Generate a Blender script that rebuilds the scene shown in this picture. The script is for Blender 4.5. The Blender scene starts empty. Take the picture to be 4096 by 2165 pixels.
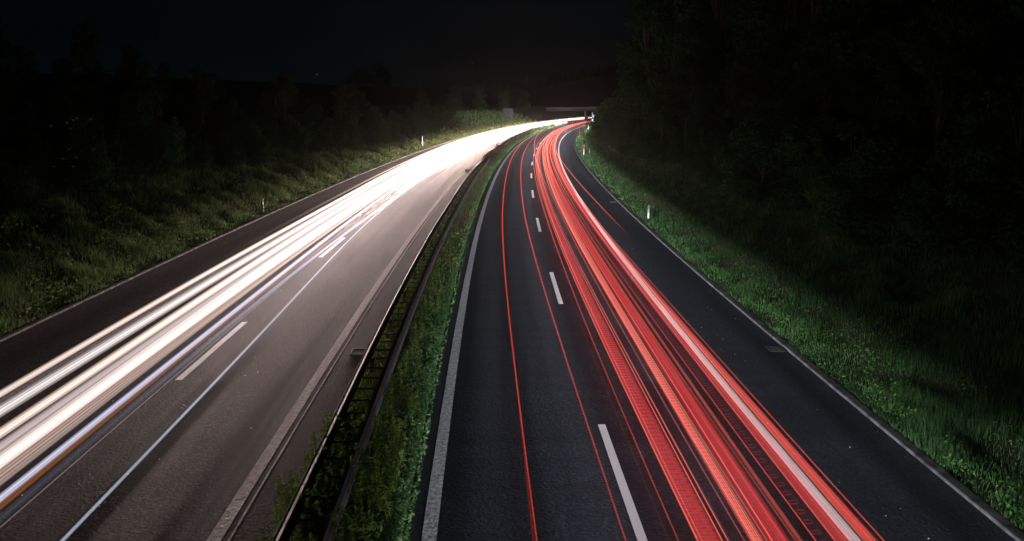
import bpy, math, random
import numpy as np
from mathutils import Vector, Matrix

rnd = random.Random(7)
NR = np.random.RandomState(11)
sc = bpy.context.scene
COL = sc.collection

# ------------------------------------------------------------------ camera
CAM_H = 7.636
cam_d = bpy.data.cameras.new("camera")
cam_d.sensor_fit = 'HORIZONTAL'; cam_d.sensor_width = 36.0
cam_d.lens = 36.0 * 3210.5 / 4096.0
cam_d.clip_start = 0.1; cam_d.clip_end = 4000
cam = bpy.data.objects.new("camera", cam_d); COL.objects.link(cam)
cam.location = (0, 0, CAM_H)
PITCH = math.atan((1082.5 - 415.24) / 3210.5)
cam.rotation_euler = (math.pi / 2 - PITCH, 0, 0)
sc.camera = cam

# ------------------------------------------------------------------ world (night sky, last cold light) and exposure
w = bpy.data.worlds.new("World"); sc.world = w; w.use_nodes = True
nt = w.node_tree; nt.nodes.clear()
wo = nt.nodes.new('ShaderNodeOutputWorld'); bg = nt.nodes.new('ShaderNodeBackground')
sky = nt.nodes.new('ShaderNodeTexSky'); sky.sky_type = 'NISHITA'; sky.sun_disc = False
sky.sun_elevation = math.radians(-4.0); sky.sun_rotation = math.radians(200)
tc = nt.nodes.new('ShaderNodeTexCoord'); mp = nt.nodes.new('ShaderNodeMapping')
mp.inputs['Scale'].default_value = (1.2, 1.2, 7.0)
nz = nt.nodes.new('ShaderNodeTexNoise'); nz.inputs['Scale'].default_value = 2.2; nz.inputs['Detail'].default_value = 5
rp = nt.nodes.new('ShaderNodeMapRange'); rp.inputs[1].default_value = .35; rp.inputs[2].default_value = .7
rp.inputs[3].default_value = 0.75; rp.inputs[4].default_value = 1.45
nt.links.new(tc.outputs['Generated'], mp.inputs[0]); nt.links.new(mp.outputs[0], nz.inputs[0])
nt.links.new(nz.outputs[0], rp.inputs[0])
base = nt.nodes.new('ShaderNodeMixRGB'); base.blend_type = 'ADD'; base.inputs[0].default_value = 1
base.inputs[2].default_value = (0.0008, 0.0017, 0.0022, 1)
mul0 = nt.nodes.new('ShaderNodeVectorMath'); mul0.operation = 'SCALE'; mul0.inputs['Scale'].default_value = 0.004
nt.links.new(sky.outputs[0], mul0.inputs[0]); nt.links.new(mul0.outputs[0], base.inputs[1])
mul = nt.nodes.new('ShaderNodeVectorMath'); mul.operation = 'SCALE'
nt.links.new(base.outputs[0], mul.inputs[0]); nt.links.new(rp.outputs[0], mul.inputs['Scale'])
nt.links.new(mul.outputs[0], bg.inputs[0]); bg.inputs[1].default_value = 1.0
nt.links.new(bg.outputs[0], wo.inputs[0])

sc.view_settings.view_transform = 'Standard'; sc.view_settings.look = 'None'
sc.view_settings.exposure = 0.0; sc.view_settings.gamma = 1.0
sc.render.engine = 'CYCLES'
cy = sc.cycles
cy.use_denoising = True
cy.max_bounces = 4; cy.diffuse_bounces = 2; cy.glossy_bounces = 2
cy.transparent_max_bounces = 96
cy.sample_clamp_indirect = 4.0
cy.caustics_reflective = False; cy.caustics_refractive = False

# ------------------------------------------------------------------ the road's reference curve (the right carriageway's dashed line)
KAP = [0.000768, 0.00078, 0.000681, 0.000657, 0.000735, 0.000754, 0.000816, 0.000886, 0.00091, 0.000913, 0.000913]
_S = np.arange(-60, 700, 1.0)
_K = np.interp(_S, np.arange(11) * 35.0, KAP)
_A = np.cumsum(_K); _A = _A - _A[60] - 0.041468
_X = np.cumsum(np.sin(_A)); _Y = np.cumsum(np.cos(_A))
_X = _X - _X[60] + 2.79937; _Y = _Y - _Y[60]

def P2(s, o):
    x = np.interp(s, _S, _X); y = np.interp(s, _S, _Y); a = np.interp(s, _S, _A)
    return x + o * np.cos(a), y - o * np.sin(a)
def HEAD(s): return float(np.interp(s, _S, _A))
def P(s, o, z=0.0):
    x, y = P2(s, o); return Vector((float(x), float(y), float(z)))

# lateral layout (metres, right positive)
R_E = 6.66; R_L = -4.22; L_R = -6.5; L_E = -18.72

def smooth(t): t = np.clip(t, 0, 1); return t * t * (3 - 2 * t)
def vnoise(x, y, seed=0):
    xi = np.floor(x).astype(np.int64); yi = np.floor(y).astype(np.int64)
    fx = x - xi; fy = y - yi; fx = fx * fx * (3 - 2 * fx); fy = fy * fy * (3 - 2 * fy)
    def h(a, b):
        n = (a * 374761393 + b * 668265263 + seed * 144665) & 0x7fffffff
        n = (n ^ (n >> 13)) * 1274126177 & 0x7fffffff
        return ((n ^ (n >> 16)) & 0xffff) / 65535.0
    return (h(xi, yi) * (1 - fx) + h(xi + 1, yi) * fx) * (1 - fy) + (h(xi, yi + 1) * (1 - fx) + h(xi + 1, yi + 1) * fx) * fy

def ZT(s, o):
    s = np.asarray(s, float); o = np.asarray(o, float)
    r = np.maximum(o - 7.6, 0); zr = np.minimum(0.40 * r * smooth(r / 2.5), 9 + 0.02 * r)
    l = np.maximum(-19.4 - o, 0); zl = np.minimum(0.34 * l * smooth(l / 3), 5.4 + 0.012 * l)
    n = (vnoise(s * .5 + 50, o * .5 + 300, 3) - .5) * .25 * smooth((np.maximum(r, l)) / 2.0)
    med = np.where((o > L_R) & (o < R_L), 0.06, 0.0)
    road = np.where(((o >= L_E - .25) & (o <= L_R)) | ((o >= R_L) & (o <= R_E + .25)), -0.12, 0.04)
    return zr + zl + n + med + road

# ------------------------------------------------------------------ object helpers
def tag(o, label=None, cat=None, group=None, kind=None):
    if label: o['label'] = label
    if cat: o['category'] = cat
    if group: o['group'] = group
    if kind: o['kind'] = kind
    return o
def mesh_np(name, V, F, mats, parent=None, smooth_=False, attrs=None, uv=None, mi=None):
    """V (n,3), F list or (m,k) array"""
    me = bpy.data.meshes.new(name)
    V = np.asarray(V, np.float32)
    if isinstance(F, np.ndarray):
        k = F.shape[1]; n = F.shape[0]
        me.vertices.add(len(V)); me.vertices.foreach_set('co', V.ravel())
        me.loops.add(n * k); me.loops.foreach_set('vertex_index', F.astype(np.int32).ravel())
        me.polygons.add(n); me.polygons.foreach_set('loop_start', np.arange(0, n * k, k, dtype=np.int32))
        me.polygons.foreach_set('loop_total', np.full(n, k, np.int32))
    else:
        me.from_pydata([tuple(map(float, v)) for v in V], [], F)
    me.update(calc_edges=True)
    if uv is not None:
        ul = me.uv_layers.new(name='UVMap'); li = np.empty(len(me.loops), np.int32)
        me.loops.foreach_get('vertex_index', li); ul.data.foreach_set('uv', np.asarray(uv, np.float32)[li].ravel())
    if attrs:
        for an, av in attrs.items():
            a = me.attributes.new(an, 'FLOAT', 'POINT'); a.data.foreach_set('value', np.asarray(av, np.float32))
    if not isinstance(mats, (list, tuple)): mats = [mats]
    for m in mats: me.materials.append(m)
    if mi is not None: me.polygons.foreach_set('material_index', np.asarray(mi, np.int32))
    if smooth_: me.polygons.foreach_set('use_smooth', np.ones(len(me.polygons), bool))
    o = bpy.data.objects.new(name, me); COL.objects.link(o)
    if parent: o.parent = parent
    return o
def empty(name, loc, rz=0.0):
    o = bpy.data.objects.new(name, None); COL.objects.link(o)
    o.location = loc; o.rotation_euler = (0, 0, rz); o.empty_display_size = .3
    return o
class MB:
    def __init__(s): s.V = []; s.F = []; s.M = []
    def box(s, x0, x1, y0, y1, z0, z1, m=0, bev=0.0, R=None, T=None):
        b = min(bev, (x1 - x0) * .45, (y1 - y0) * .45)
        if b > 0: ring = [(x0 + b, y0), (x1 - b, y0), (x1, y0 + b), (x1, y1 - b), (x1 - b, y1), (x0 + b, y1), (x0, y1 - b), (x0, y0 + b)]
        else: ring = [(x0, y0), (x1, y0), (x1, y1), (x0, y1)]
        i = len(s.V); n = len(ring)
        for z in (z0, z1):
            for x, y in ring: s.V.append(Vector((x, y, z)))
        s.F.append([i + k for k in range(n)][::-1]); s.F.append([i + n + k for k in range(n)])
        for k in range(n): s.F.append([i + k, i + (k + 1) % n, i + n + (k + 1) % n, i + n + k])
        s.M += [m] * (n + 2)
        if R is not None or T is not None:
            for j in range(i, len(s.V)):
                v = s.V[j]
                if R is not None: v = R @ v
                if T is not None: v = v + Vector(T)
                s.V[j] = v
    def tube(s, pts, rad, n=8, m=0, cap=True):
        i = len(s.V); N = len(pts)
        for k, p in enumerate(pts):
            p = Vector(p); r = rad[k] if isinstance(rad, (list, tuple)) else rad
            a = Vector(pts[max(k - 1, 0)]); b = Vector(pts[min(k + 1, N - 1)]); d = (b - a).normalized()
            u = d.cross(Vector((0, 0, 1)));
            if u.length < 1e-3: u = d.cross(Vector((1, 0, 0)))
            u.normalize(); v = u.cross(d)
            for q in range(n):
                t = 2 * math.pi * q / n; s.V.append(p + (u * math.cos(t) + v * math.sin(t)) * r)
        for k in range(N - 1):
            for q in range(n):
                s.F.append([i + k * n + q, i + k * n + (q + 1) % n, i + (k + 1) * n + (q + 1) % n, i + (k + 1) * n + q]); s.M.append(m)
        if cap:
            s.F.append([i + q for q in range(n)][::-1]); s.F.append([i + (N - 1) * n + q for q in range(n)]); s.M += [m, m]
    def build(s, name, mats, parent=None, smooth_=False):
        o = mesh_np(name, np.array([tuple(v) for v in s.V]), s.F, mats, parent, smooth_, mi=s.M)
        return o
def copy_tree(o, parent=None):
    c = o.copy(); COL.objects.link(c); c.parent = parent
    for ch in list(o.children): copy_tree(ch, c)
    return c
ORD = ['nearest', 'second', 'third', 'fourth', 'fifth', 'sixth', 'seventh', 'eighth', 'ninth', 'tenth', 'eleventh', 'twelfth',
       'thirteenth', 'fourteenth', 'fifteenth', 'sixteenth', 'seventeenth', 'eighteenth', 'nineteenth', 'twentieth', 'twenty-first',
       'twenty-second', 'twenty-third', 'twenty-fourth', 'twenty-fifth', 'twenty-sixth', 'twenty-seventh', 'twenty-eighth',
       'twenty-ninth', 'thirtieth', 'thirty-first', 'thirty-second']

# ------------------------------------------------------------------ materials
def mat(name, col, rough=.6, spec=.5, metal=0.0, noise=None, bump=None, coord='Object', col2=None, trans=None):
    m = bpy.data.materials.new(name); m.use_nodes = True; t = m.node_tree; b = t.nodes['Principled BSDF']
    b.inputs['Base Color'].default_value = (*col, 1); b.inputs['Roughness'].default_value = rough
    b.inputs['Metallic'].default_value = metal; b.inputs['Specular IOR Level'].default_value = spec
    if noise or bump:
        c = t.nodes.new('ShaderNodeTexCoord')
    if noise:
        n = t.nodes.new('ShaderNodeTexNoise'); n.inputs['Scale'].default_value = noise; n.inputs['Detail'].default_value = 6
        r = t.nodes.new('ShaderNodeValToRGB'); r.color_ramp.elements[0].position = .33; r.color_ramp.elements[1].position = .68
        r.color_ramp.elements[0].color = (*col, 1); r.color_ramp.elements[1].color = (*(col2 or tuple(min(1, x * 1.6) for x in col)), 1)
        t.links.new(c.outputs[coord], n.inputs[0]); t.links.new(n.outputs[0], r.inputs[0]); t.links.new(r.outputs[0], b.inputs['Base Color'])
    if bump:
        n2 = t.nodes.new('ShaderNodeTexNoise'); n2.inputs['Scale'].default_value = bump[0]; n2.inputs['Detail'].default_value = 4
        bu = t.nodes.new('ShaderNodeBump'); bu.inputs['Strength'].default_value = bump[1]; bu.inputs['Distance'].default_value = bump[2]
        t.links.new(c.outputs[coord], n2.inputs[0]); t.links.new(n2.outputs[0], bu.inputs['Height']); t.links.new(bu.outputs[0], b.inputs['Normal'])
    return m

def asphalt(name, c0, c1, rough, wear_light, spec=.12, grain=1.0):
    m = bpy.data.materials.new(name); m.use_nodes = True; t = m.node_tree; b = t.nodes['Principled BSDF']; L = t.links.new; b.inputs['Specular IOR Level'].default_value = spec
    uv = t.nodes.new('ShaderNodeUVMap'); uv.uv_map = 'UVMap'
    # fine aggregate
    n = t.nodes.new('ShaderNodeTexNoise'); n.inputs['Scale'].default_value = 28; n.inputs['Detail'].default_value = 5; n.inputs['Roughness'].default_value = .75
    L(uv.outputs[0], n.inputs[0])
    r = t.nodes.new('ShaderNodeValToRGB'); r.color_ramp.elements[0].position = .36; r.color_ramp.elements[1].position = .66
    r.color_ramp.elements[0].color = (*c0, 1); r.color_ramp.elements[1].color = (*c1, 1); L(n.outputs[0], r.inputs[0])
    # long worn stripes, uneven across; on asph_l they also paint headlight bands
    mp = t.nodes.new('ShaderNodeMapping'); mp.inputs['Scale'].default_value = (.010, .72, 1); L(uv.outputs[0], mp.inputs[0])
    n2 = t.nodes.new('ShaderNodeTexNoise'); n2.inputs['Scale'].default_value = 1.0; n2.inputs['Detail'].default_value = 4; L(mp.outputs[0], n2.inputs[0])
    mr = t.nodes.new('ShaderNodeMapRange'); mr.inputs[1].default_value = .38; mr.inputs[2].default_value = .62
    mr.inputs[3].default_value = 1 - wear_light; mr.inputs[4].default_value = 1 + wear_light; L(n2.outputs[0], mr.inputs[0])
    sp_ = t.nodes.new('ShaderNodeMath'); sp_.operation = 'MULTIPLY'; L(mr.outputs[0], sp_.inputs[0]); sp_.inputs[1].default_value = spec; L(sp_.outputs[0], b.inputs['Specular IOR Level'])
    # faint cross marks
    mp3 = t.nodes.new('ShaderNodeMapping'); mp3.inputs['Scale'].default_value = (1.1, .05, 1); L(uv.outputs[0], mp3.inputs[0])
    n3 = t.nodes.new('ShaderNodeTexNoise'); n3.inputs['Scale'].default_value = 1.0; n3.inputs['Detail'].default_value = 3; L(mp3.outputs[0], n3.inputs[0])
    mr3 = t.nodes.new('ShaderNodeMapRange'); mr3.inputs[1].default_value = .3; mr3.inputs[2].default_value = .7
    mr3.inputs[3].default_value = .78; mr3.inputs[4].default_value = 1.22; L(n3.outputs[0], mr3.inputs[0])
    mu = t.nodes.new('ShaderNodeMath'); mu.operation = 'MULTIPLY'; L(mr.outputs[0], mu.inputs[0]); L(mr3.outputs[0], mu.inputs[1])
    vo = t.nodes.new('ShaderNodeTexVoronoi'); vo.inputs['Scale'].default_value = 17; L(uv.outputs[0], vo.inputs['Vector'])
    sx = t.nodes.new('ShaderNodeSeparateColor'); L(vo.outputs['Color'], sx.inputs[0])
    gm = t.nodes.new('ShaderNodeMath'); gm.operation = 'POWER'; L(sx.outputs[0], gm.inputs[0]); gm.inputs[1].default_value = 2.5
    gr_ = t.nodes.new('ShaderNodeMapRange'); gr_.inputs[3].default_value = 1 - .45 * grain; gr_.inputs[4].default_value = 1 + 1.1 * grain; L(gm.outputs[0], gr_.inputs[0])
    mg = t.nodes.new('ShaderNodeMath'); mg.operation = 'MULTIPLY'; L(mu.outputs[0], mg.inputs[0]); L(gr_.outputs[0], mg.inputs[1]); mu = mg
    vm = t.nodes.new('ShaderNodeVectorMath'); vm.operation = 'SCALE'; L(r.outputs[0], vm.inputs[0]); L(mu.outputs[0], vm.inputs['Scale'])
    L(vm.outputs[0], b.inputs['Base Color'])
    ro = t.nodes.new('ShaderNodeMapRange'); ro.inputs[1].default_value = .3; ro.inputs[2].default_value = .7
    ro.inputs[3].default_value = rough - .12; ro.inputs[4].default_value = rough + .12; L(n2.outputs[0], ro.inputs[0]); L(ro.outputs[0], b.inputs['Roughness'])
    bu = t.nodes.new('ShaderNodeBump'); bu.inputs['Strength'].default_value = .9; bu.inputs['Distance'].default_value = .02
    n4 = t.nodes.new('ShaderNodeTexNoise'); n4.inputs['Scale'].default_value = 14; n4.inputs['Detail'].default_value = 4; L(uv.outputs[0], n4.inputs[0])
    L(n4.outputs[0], bu.inputs['Height']); L(bu.outputs[0], b.inputs['Normal'])
    return m

M = {}
M['asph_l'] = asphalt('asphalt_worn_lit_bands', (.008, .0066, .0068), (.023, .018, .019), .68, .92, .06)  # strong stripes: wear plus painted light and dark bands of the headlights
M['asph_r'] = asphalt('asphalt_dark', (.018, .0195, .026), (.042, .045, .058), .60, .30, .36, .5)
M['shoulder_l'] = asphalt('asphalt_shoulder', (.013, .013, .013), (.03, .029, .029), .85, .12)
M['shoulder_r'] = asphalt('asphalt_shoulder_right', (.014, .016, .021), (.031, .034, .043), .68, .25, .28, .5)
M['gutter'] = asphalt('asphalt_gutter', (.010, .0095, .009), (.040, .036, .033), .8, .8)
M['paint'] = mat('road_paint', (.72, .71, .70), .6, .4, noise=40, col2=(.85, .84, .83), bump=(60, .4, .01))
M['paint_rough'] = mat('road_paint_textured', (.34, .32, .34), .7, .3, noise=9, col2=(.7, .67, .7), bump=(11, 1.0, .03))
M['kerb'] = mat('kerb_stone', (.035, .034, .035), .9, .15, noise=3, col2=(.13, .125, .125), bump=(30, .5, .01))
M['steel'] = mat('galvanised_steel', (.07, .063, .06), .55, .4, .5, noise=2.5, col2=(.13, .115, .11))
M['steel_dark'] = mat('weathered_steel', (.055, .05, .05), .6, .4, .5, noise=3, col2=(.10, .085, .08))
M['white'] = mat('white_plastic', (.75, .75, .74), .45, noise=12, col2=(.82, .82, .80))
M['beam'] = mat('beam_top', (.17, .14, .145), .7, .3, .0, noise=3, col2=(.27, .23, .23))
M['black'] = mat('black_plastic', (.02, .02, .022), .5, noise=12, col2=(.035, .035, .035))
M['grey'] = mat('grey_metal', (.12, .115, .12), .55, .4, .2, noise=3, col2=(.17, .16, .17))
M['pinkred'] = mat('red_reflective', (.55, .10, .08), .4, noise=20, col2=(.65, .16, .12))
M['sosbrown'] = mat('sos_panel', (.30, .085, .035), .5, noise=5, col2=(.36, .11, .05))
M['orange'] = mat('orange_paint', (.75, .15, .03), .45, noise=20, col2=(.85, .2, .05))
M['amber'] = mat('amber_reflector', (.6, .33, .08), .35, noise=20, col2=(.7, .42, .12))
M['km'] = mat('kilometre_plate', (.62, .36, .36), .5, noise=10, col2=(.7, .42, .42))  # white plate, with the red tail light painted into its colour
M['digit'] = mat('dark_lettering', (.06, .01, .015), .5, noise=10, col2=(.08, .02, .02))
M['green'] = mat('green_sign', (.0, .17, .10), .4, noise=6, col2=(.01, .21, .13))
M['white_sign'] = mat('white_sign_face', (.8, .8, .78), .4, noise=6, col2=(.85, .85, .84))
M['concrete'] = mat('bridge_concrete', (.028, .025, .028), .85, .3, noise=.7, col2=(.045, .042, .045), bump=(6, .3, .03))
M['concrete_l'] = mat('parapet_concrete', (.07, .065, .07), .8, .3, noise=.9, col2=(.09, .085, .09))
M['bark'] = mat('bark', (.05, .038, .028), .9, .2, noise=5, col2=(.10, .08, .06), bump=(14, .8, .03))
M['soil'] = mat('soil', (.035, .03, .018), .95, .2, noise=1.5, col2=(.045, .06, .022), bump=(5, .6, .06))
M['hill'] = mat('hill_meadow', (.02, .028, .012), .95, .1, noise=.05, col2=(.03, .04, .018))
M['sign_back'] = mat('sign_back', (.035, .033, .036), .6, .3, .0, noise=3, col2=(.05, .048, .05))
M['strip'] = mat('pale_strip', (.25, .22, .18), .5, noise=6, col2=(.35, .3, .24))  # pale buff; on the call pillar it paints a lit edge
M['flower'] = mat('cream_flower', (.55, .55, .48), .7, noise=10, col2=(.7, .7, .62))
M['iron'] = mat('cast_iron', (.03, .03, .03), .5, .5, .6, noise=20, col2=(.05, .05, .05))
M['pebble'] = mat('pale_grit', (.6, .58, .55), .6, noise=30, col2=(.8, .78, .74))

def leafmat(name, c0, c1, scale=1.2, trans=.25):
    m = bpy.data.materials.new(name); m.use_nodes = True; t = m.node_tree; L = t.links.new
    b = t.nodes['Principled BSDF']; b.inputs['Roughness'].default_value = .85; b.inputs['Specular IOR Level'].default_value = .04
    g = t.nodes.new('ShaderNodeNewGeometry'); n = t.nodes.new('ShaderNodeTexNoise'); n.inputs['Scale'].default_value = scale; n.inputs['Detail'].default_value = 3
    L(g.outputs['Position'], n.inputs[0])
    a = t.nodes.new('ShaderNodeAttribute'); a.attribute_name = 'tint'
    ad = t.nodes.new('ShaderNodeMath'); ad.operation = 'MULTIPLY_ADD'; ad.inputs[1].default_value = .55; L(a.outputs['Fac'], ad.inputs[0])
    s2 = t.nodes.new('ShaderNodeMath'); s2.operation = 'MULTIPLY_ADD'; s2.inputs[1].default_value = 1.2; s2.inputs[2].default_value = -.35
    L(n.outputs[0], s2.inputs[0]); L(s2.outputs[0], ad.inputs[2])
    r = t.nodes.new('ShaderNodeValToRGB'); r.color_ramp.elements[0].position = .15; r.color_ramp.elements[1].position = .95
    r.color_ramp.elements[0].color = (*c0, 1); r.color_ramp.elements[1].color = (*c1, 1)
    L(ad.outputs[0], r.inputs[0]); L(r.outputs[0], b.inputs['Base Color'])
    tr = t.nodes.new('ShaderNodeBsdfTranslucent'); L(r.outputs[0], tr.inputs[0])
    mx = t.nodes.new('ShaderNodeMixShader'); mx.inputs[0].default_value = trans
    L(b.outputs[0], mx.inputs[1]); L(tr.outputs[0], mx.inputs[2]); L(mx.outputs[0], t.nodes['Material Output'].inputs[0])
    return m
M['grass_l'] = leafmat('bank_grass', (.042, .09, .024), (.20, .27, .11), .9)
M['grass_r'] = leafmat('verge_grass', (.020, .054, .018), (.085, .165, .058), .9)
M['grass_m'] = leafmat('median_grass', (.022, .062, .02), (.09, .18, .06), 1.1)
M['dry'] = leafmat('dry_weed', (.07, .05, .03), (.16, .12, .08), 1.1)
M['leaf_m'] = leafmat('median_shrub_leaf', (.014, .07, .018), (.25, .38, .17), 2.5)
M['weed_v'] = leafmat('verge_weed_leaf', (.025, .08, .018), (.15, .27, .08), 2.0)
M['weed_m'] = leafmat('median_weed_leaf', (.08, .14, .022), (.32, .44, .12), 1.5)
M['leaf_a'] = leafmat('dark_leaf', (.022, .048, .016), (.05, .095, .032), .5)
M['leaf_b'] = leafmat('mid_leaf', (.02, .042, .014), (.038, .07, .024), .6)
M['leaf_c'] = leafmat('olive_leaf', (.026, .034, .014), (.048, .056, .024), .6)
M['needle'] = leafmat('needle_leaf', (.012, .022, .012), (.03, .045, .022), .3)

# ------------------------------------------------------------------ setting: ground, hills, roads, markings, kerbs
def strip(name, o0, o1, z, m, s0=-25, s1=520, ds=4.0, ocuts=1, kind='structure', oz=None):
    ss = np.arange(s0, s1 + .01, ds); oo = np.linspace(o0, o1, ocuts + 1)
    S, O = np.meshgrid(ss, oo, indexing='ij'); X, Y = P2(S, O)
    Z = np.full_like(X, z)
    V = np.stack([X, Y, Z], -1).reshape(-1, 3); n = len(oo)
    i = np.arange(len(ss) - 1)[:, None] * n + np.arange(n - 1)[None, :]
    F = np.stack([i, i + 1, i + n + 1, i + n], -1).reshape(-1, 4)
    o = mesh_np(name, V, F, m, uv=np.stack([S.ravel(), O.ravel()], -1))
    if kind: o['kind'] = kind
    return o
# ground sheet (follows the road, banks rise on both sides)
oo = np.concatenate([[-500, -350, -240, -160, -110, -80, -62], np.arange(-50, -19.5, 1.0), [-19.2, -18.98, -18.97, -12, -6.51, -6.5, -5.4, -4.22, -4.21, 0, 6.9, 6.92],
                     np.arange(7.3, 36, .9), [40, 50, 65, 90, 130, 190, 280, 400]])
ss = np.concatenate([np.arange(-55, 130, 1.5), np.arange(130, 640, 6.0)])
S, O = np.meshgrid(ss, oo, indexing='ij'); X, Y = P2(S, O); Z = ZT(S, O)
V = np.stack([X, Y, Z], -1).reshape(-1, 3); n = len(oo)
i = np.arange(len(ss) - 1)[:, None] * n + np.arange(n - 1)[None, :]
F = np.stack([i, i + 1, i + n + 1, i + n], -1).reshape(-1, 4)
g = mesh_np('ground', V, F, M['soil'], smooth_=True); g['kind'] = 'structure'
# far hills
hx = np.linspace(-1500, 1500, 121); hy = np.linspace(430, 1900, 60)
HX, HY = np.meshgrid(hx, hy, indexing='ij')
ridge = 15 + 10 * np.exp(-((HX + 330) / 200) ** 2) + 15 * smooth((HX - 10) / 90) + 5 * vnoise(HX / 120, HY / 160, 5)
HZ = -3 + (ridge + 3) * smooth((HY - 430) / 170) + (vnoise(HX / 30, HY / 30, 8) - .5) * 1.2
V = np.stack([HX, HY, HZ], -1).reshape(-1, 3); n = len(hy)
i = np.arange(len(hx) - 1)[:, None] * n + np.arange(n - 1)[None, :]
F = np.stack([i, i + n, i + n + 1, i + 1], -1).reshape(-1, 4)
hl = mesh_np('hills', V, F, M['hill'], smooth_=True); hl['kind'] = 'structure'
def ZH(x, y):
    rg = 15 + 10 * np.exp(-((x + 330) / 200) ** 2) + 15 * smooth((x - 10) / 90) + 5 * vnoise(np.float64(x) / 120, np.float64(y) / 160, 5)
    return float(-3 + (rg + 3) * smooth((y - 430) / 170))

strip('carriageway', -4.22, 3.9, 0.0, M['asph_r'], ocuts=6)
strip('hard_shoulder', 3.9, R_E, 0.0, M['shoulder_r'], ocuts=3)
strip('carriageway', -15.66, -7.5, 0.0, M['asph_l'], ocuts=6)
strip('hard_shoulder', L_E, -15.66, 0.0, M['shoulder_l'], ocuts=3)
strip('hard_strip', -7.5, L_R, 0.0, M['gutter'], ocuts=2)
def kerb(name, oa, ob, z1, m=None):
    ss = np.arange(-25, 521, 3.0); prof = [(oa, -.1), (oa, z1 - .015), (oa + .02, z1), (ob - .02, z1), (ob, z1 - .015), (ob, -.1)]
    V = []; F = []
    for s in ss:
        for o_, z_ in prof: V.append(P(s, o_, z_ ))
    k = len(prof)
    for a in range(len(ss) - 1):
        for b in range(k - 1): F.append((a * k + b, a * k + b + 1, (a + 1) * k + b + 1, (a + 1) * k + b))
    o = mesh_np(name, np.array([tuple(v) for v in V]), F, m or M['kerb']); o['kind'] = 'structure'
kerb('kerb', R_E, R_E + .24, .07)
kerb('kerb', L_E - .22, L_E, .08)
kerb('median_edge', L_R, L_R + .12, .05, M['gutter'])
strip('lane_marking', -3.95, -3.68, .004, M['paint_rough'])          # left edge line of the right carriageway
strip('lane_marking', 3.68, 3.90, .004, M['paint'])                   # right edge line
strip('lane_marking', -15.66 + .03, -15.40, .004, M['paint_rough'])
strip('lane_marking', -7.78, -7.52, .004, M['paint_rough'])
strip('joint_line', -7.40, -7.36, .006, M['paint_rough'])
for k in range(-1, 22):                                               # dashes, 6 m with 12 m gaps
    s1 = 18.35 + 18 * k
    if s1 > 360: break
    strip('lane_marking', -.09, .09, .004, M['paint'], s0=s1 - 6, s1=s1, ds=1.0)
for k in range(-1, 20):
    s1 = 27.95 + 18.3 * k
    strip('lane_marking', -11.60, -11.40, .004, M['paint'], s0=s1 - 6.1, s1=s1, ds=1.0 - 1e-6 if False else 1.22)
# pale grit scattered on the asphalt
gV = []; gF = []
for k in range(420):
    s = rnd.uniform(9, 60) if rnd.random() < .8 else rnd.uniform(60, 110); o_ = rnd.choice([rnd.uniform(-14, -7.8), rnd.uniform(3.5, 6.5)]); r = rnd.uniform(.006, .022)
    c = P(s, o_, .001); i = len(gV)
    for q in range(5):
        t = q * 1.257 + rnd.random() * .5; gV.append(c + Vector((math.cos(t) * r, math.sin(t) * r * rnd.uniform(.6, 1.4), .002)))
    gV.append(c + Vector((0, 0, r * .8)))
    if k % 2: continue                                                # keep only half of the specks
    for q in range(5): gF.append((i + q, i + (q + 1) % 5, i + 5))
_u = sorted({v for f_ in gF for v in f_}); _m = {v: q for q, v in enumerate(_u)}; gV = [gV[v] for v in _u]; gF = [tuple(_m[v] for v in f_) for f_ in gF]
gr = mesh_np('grit', np.array([tuple(v) for v in gV]), gF, M['pebble'])
tag(gr, 'tiny pale grit specks scattered over the asphalt', kind='stuff')

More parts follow.
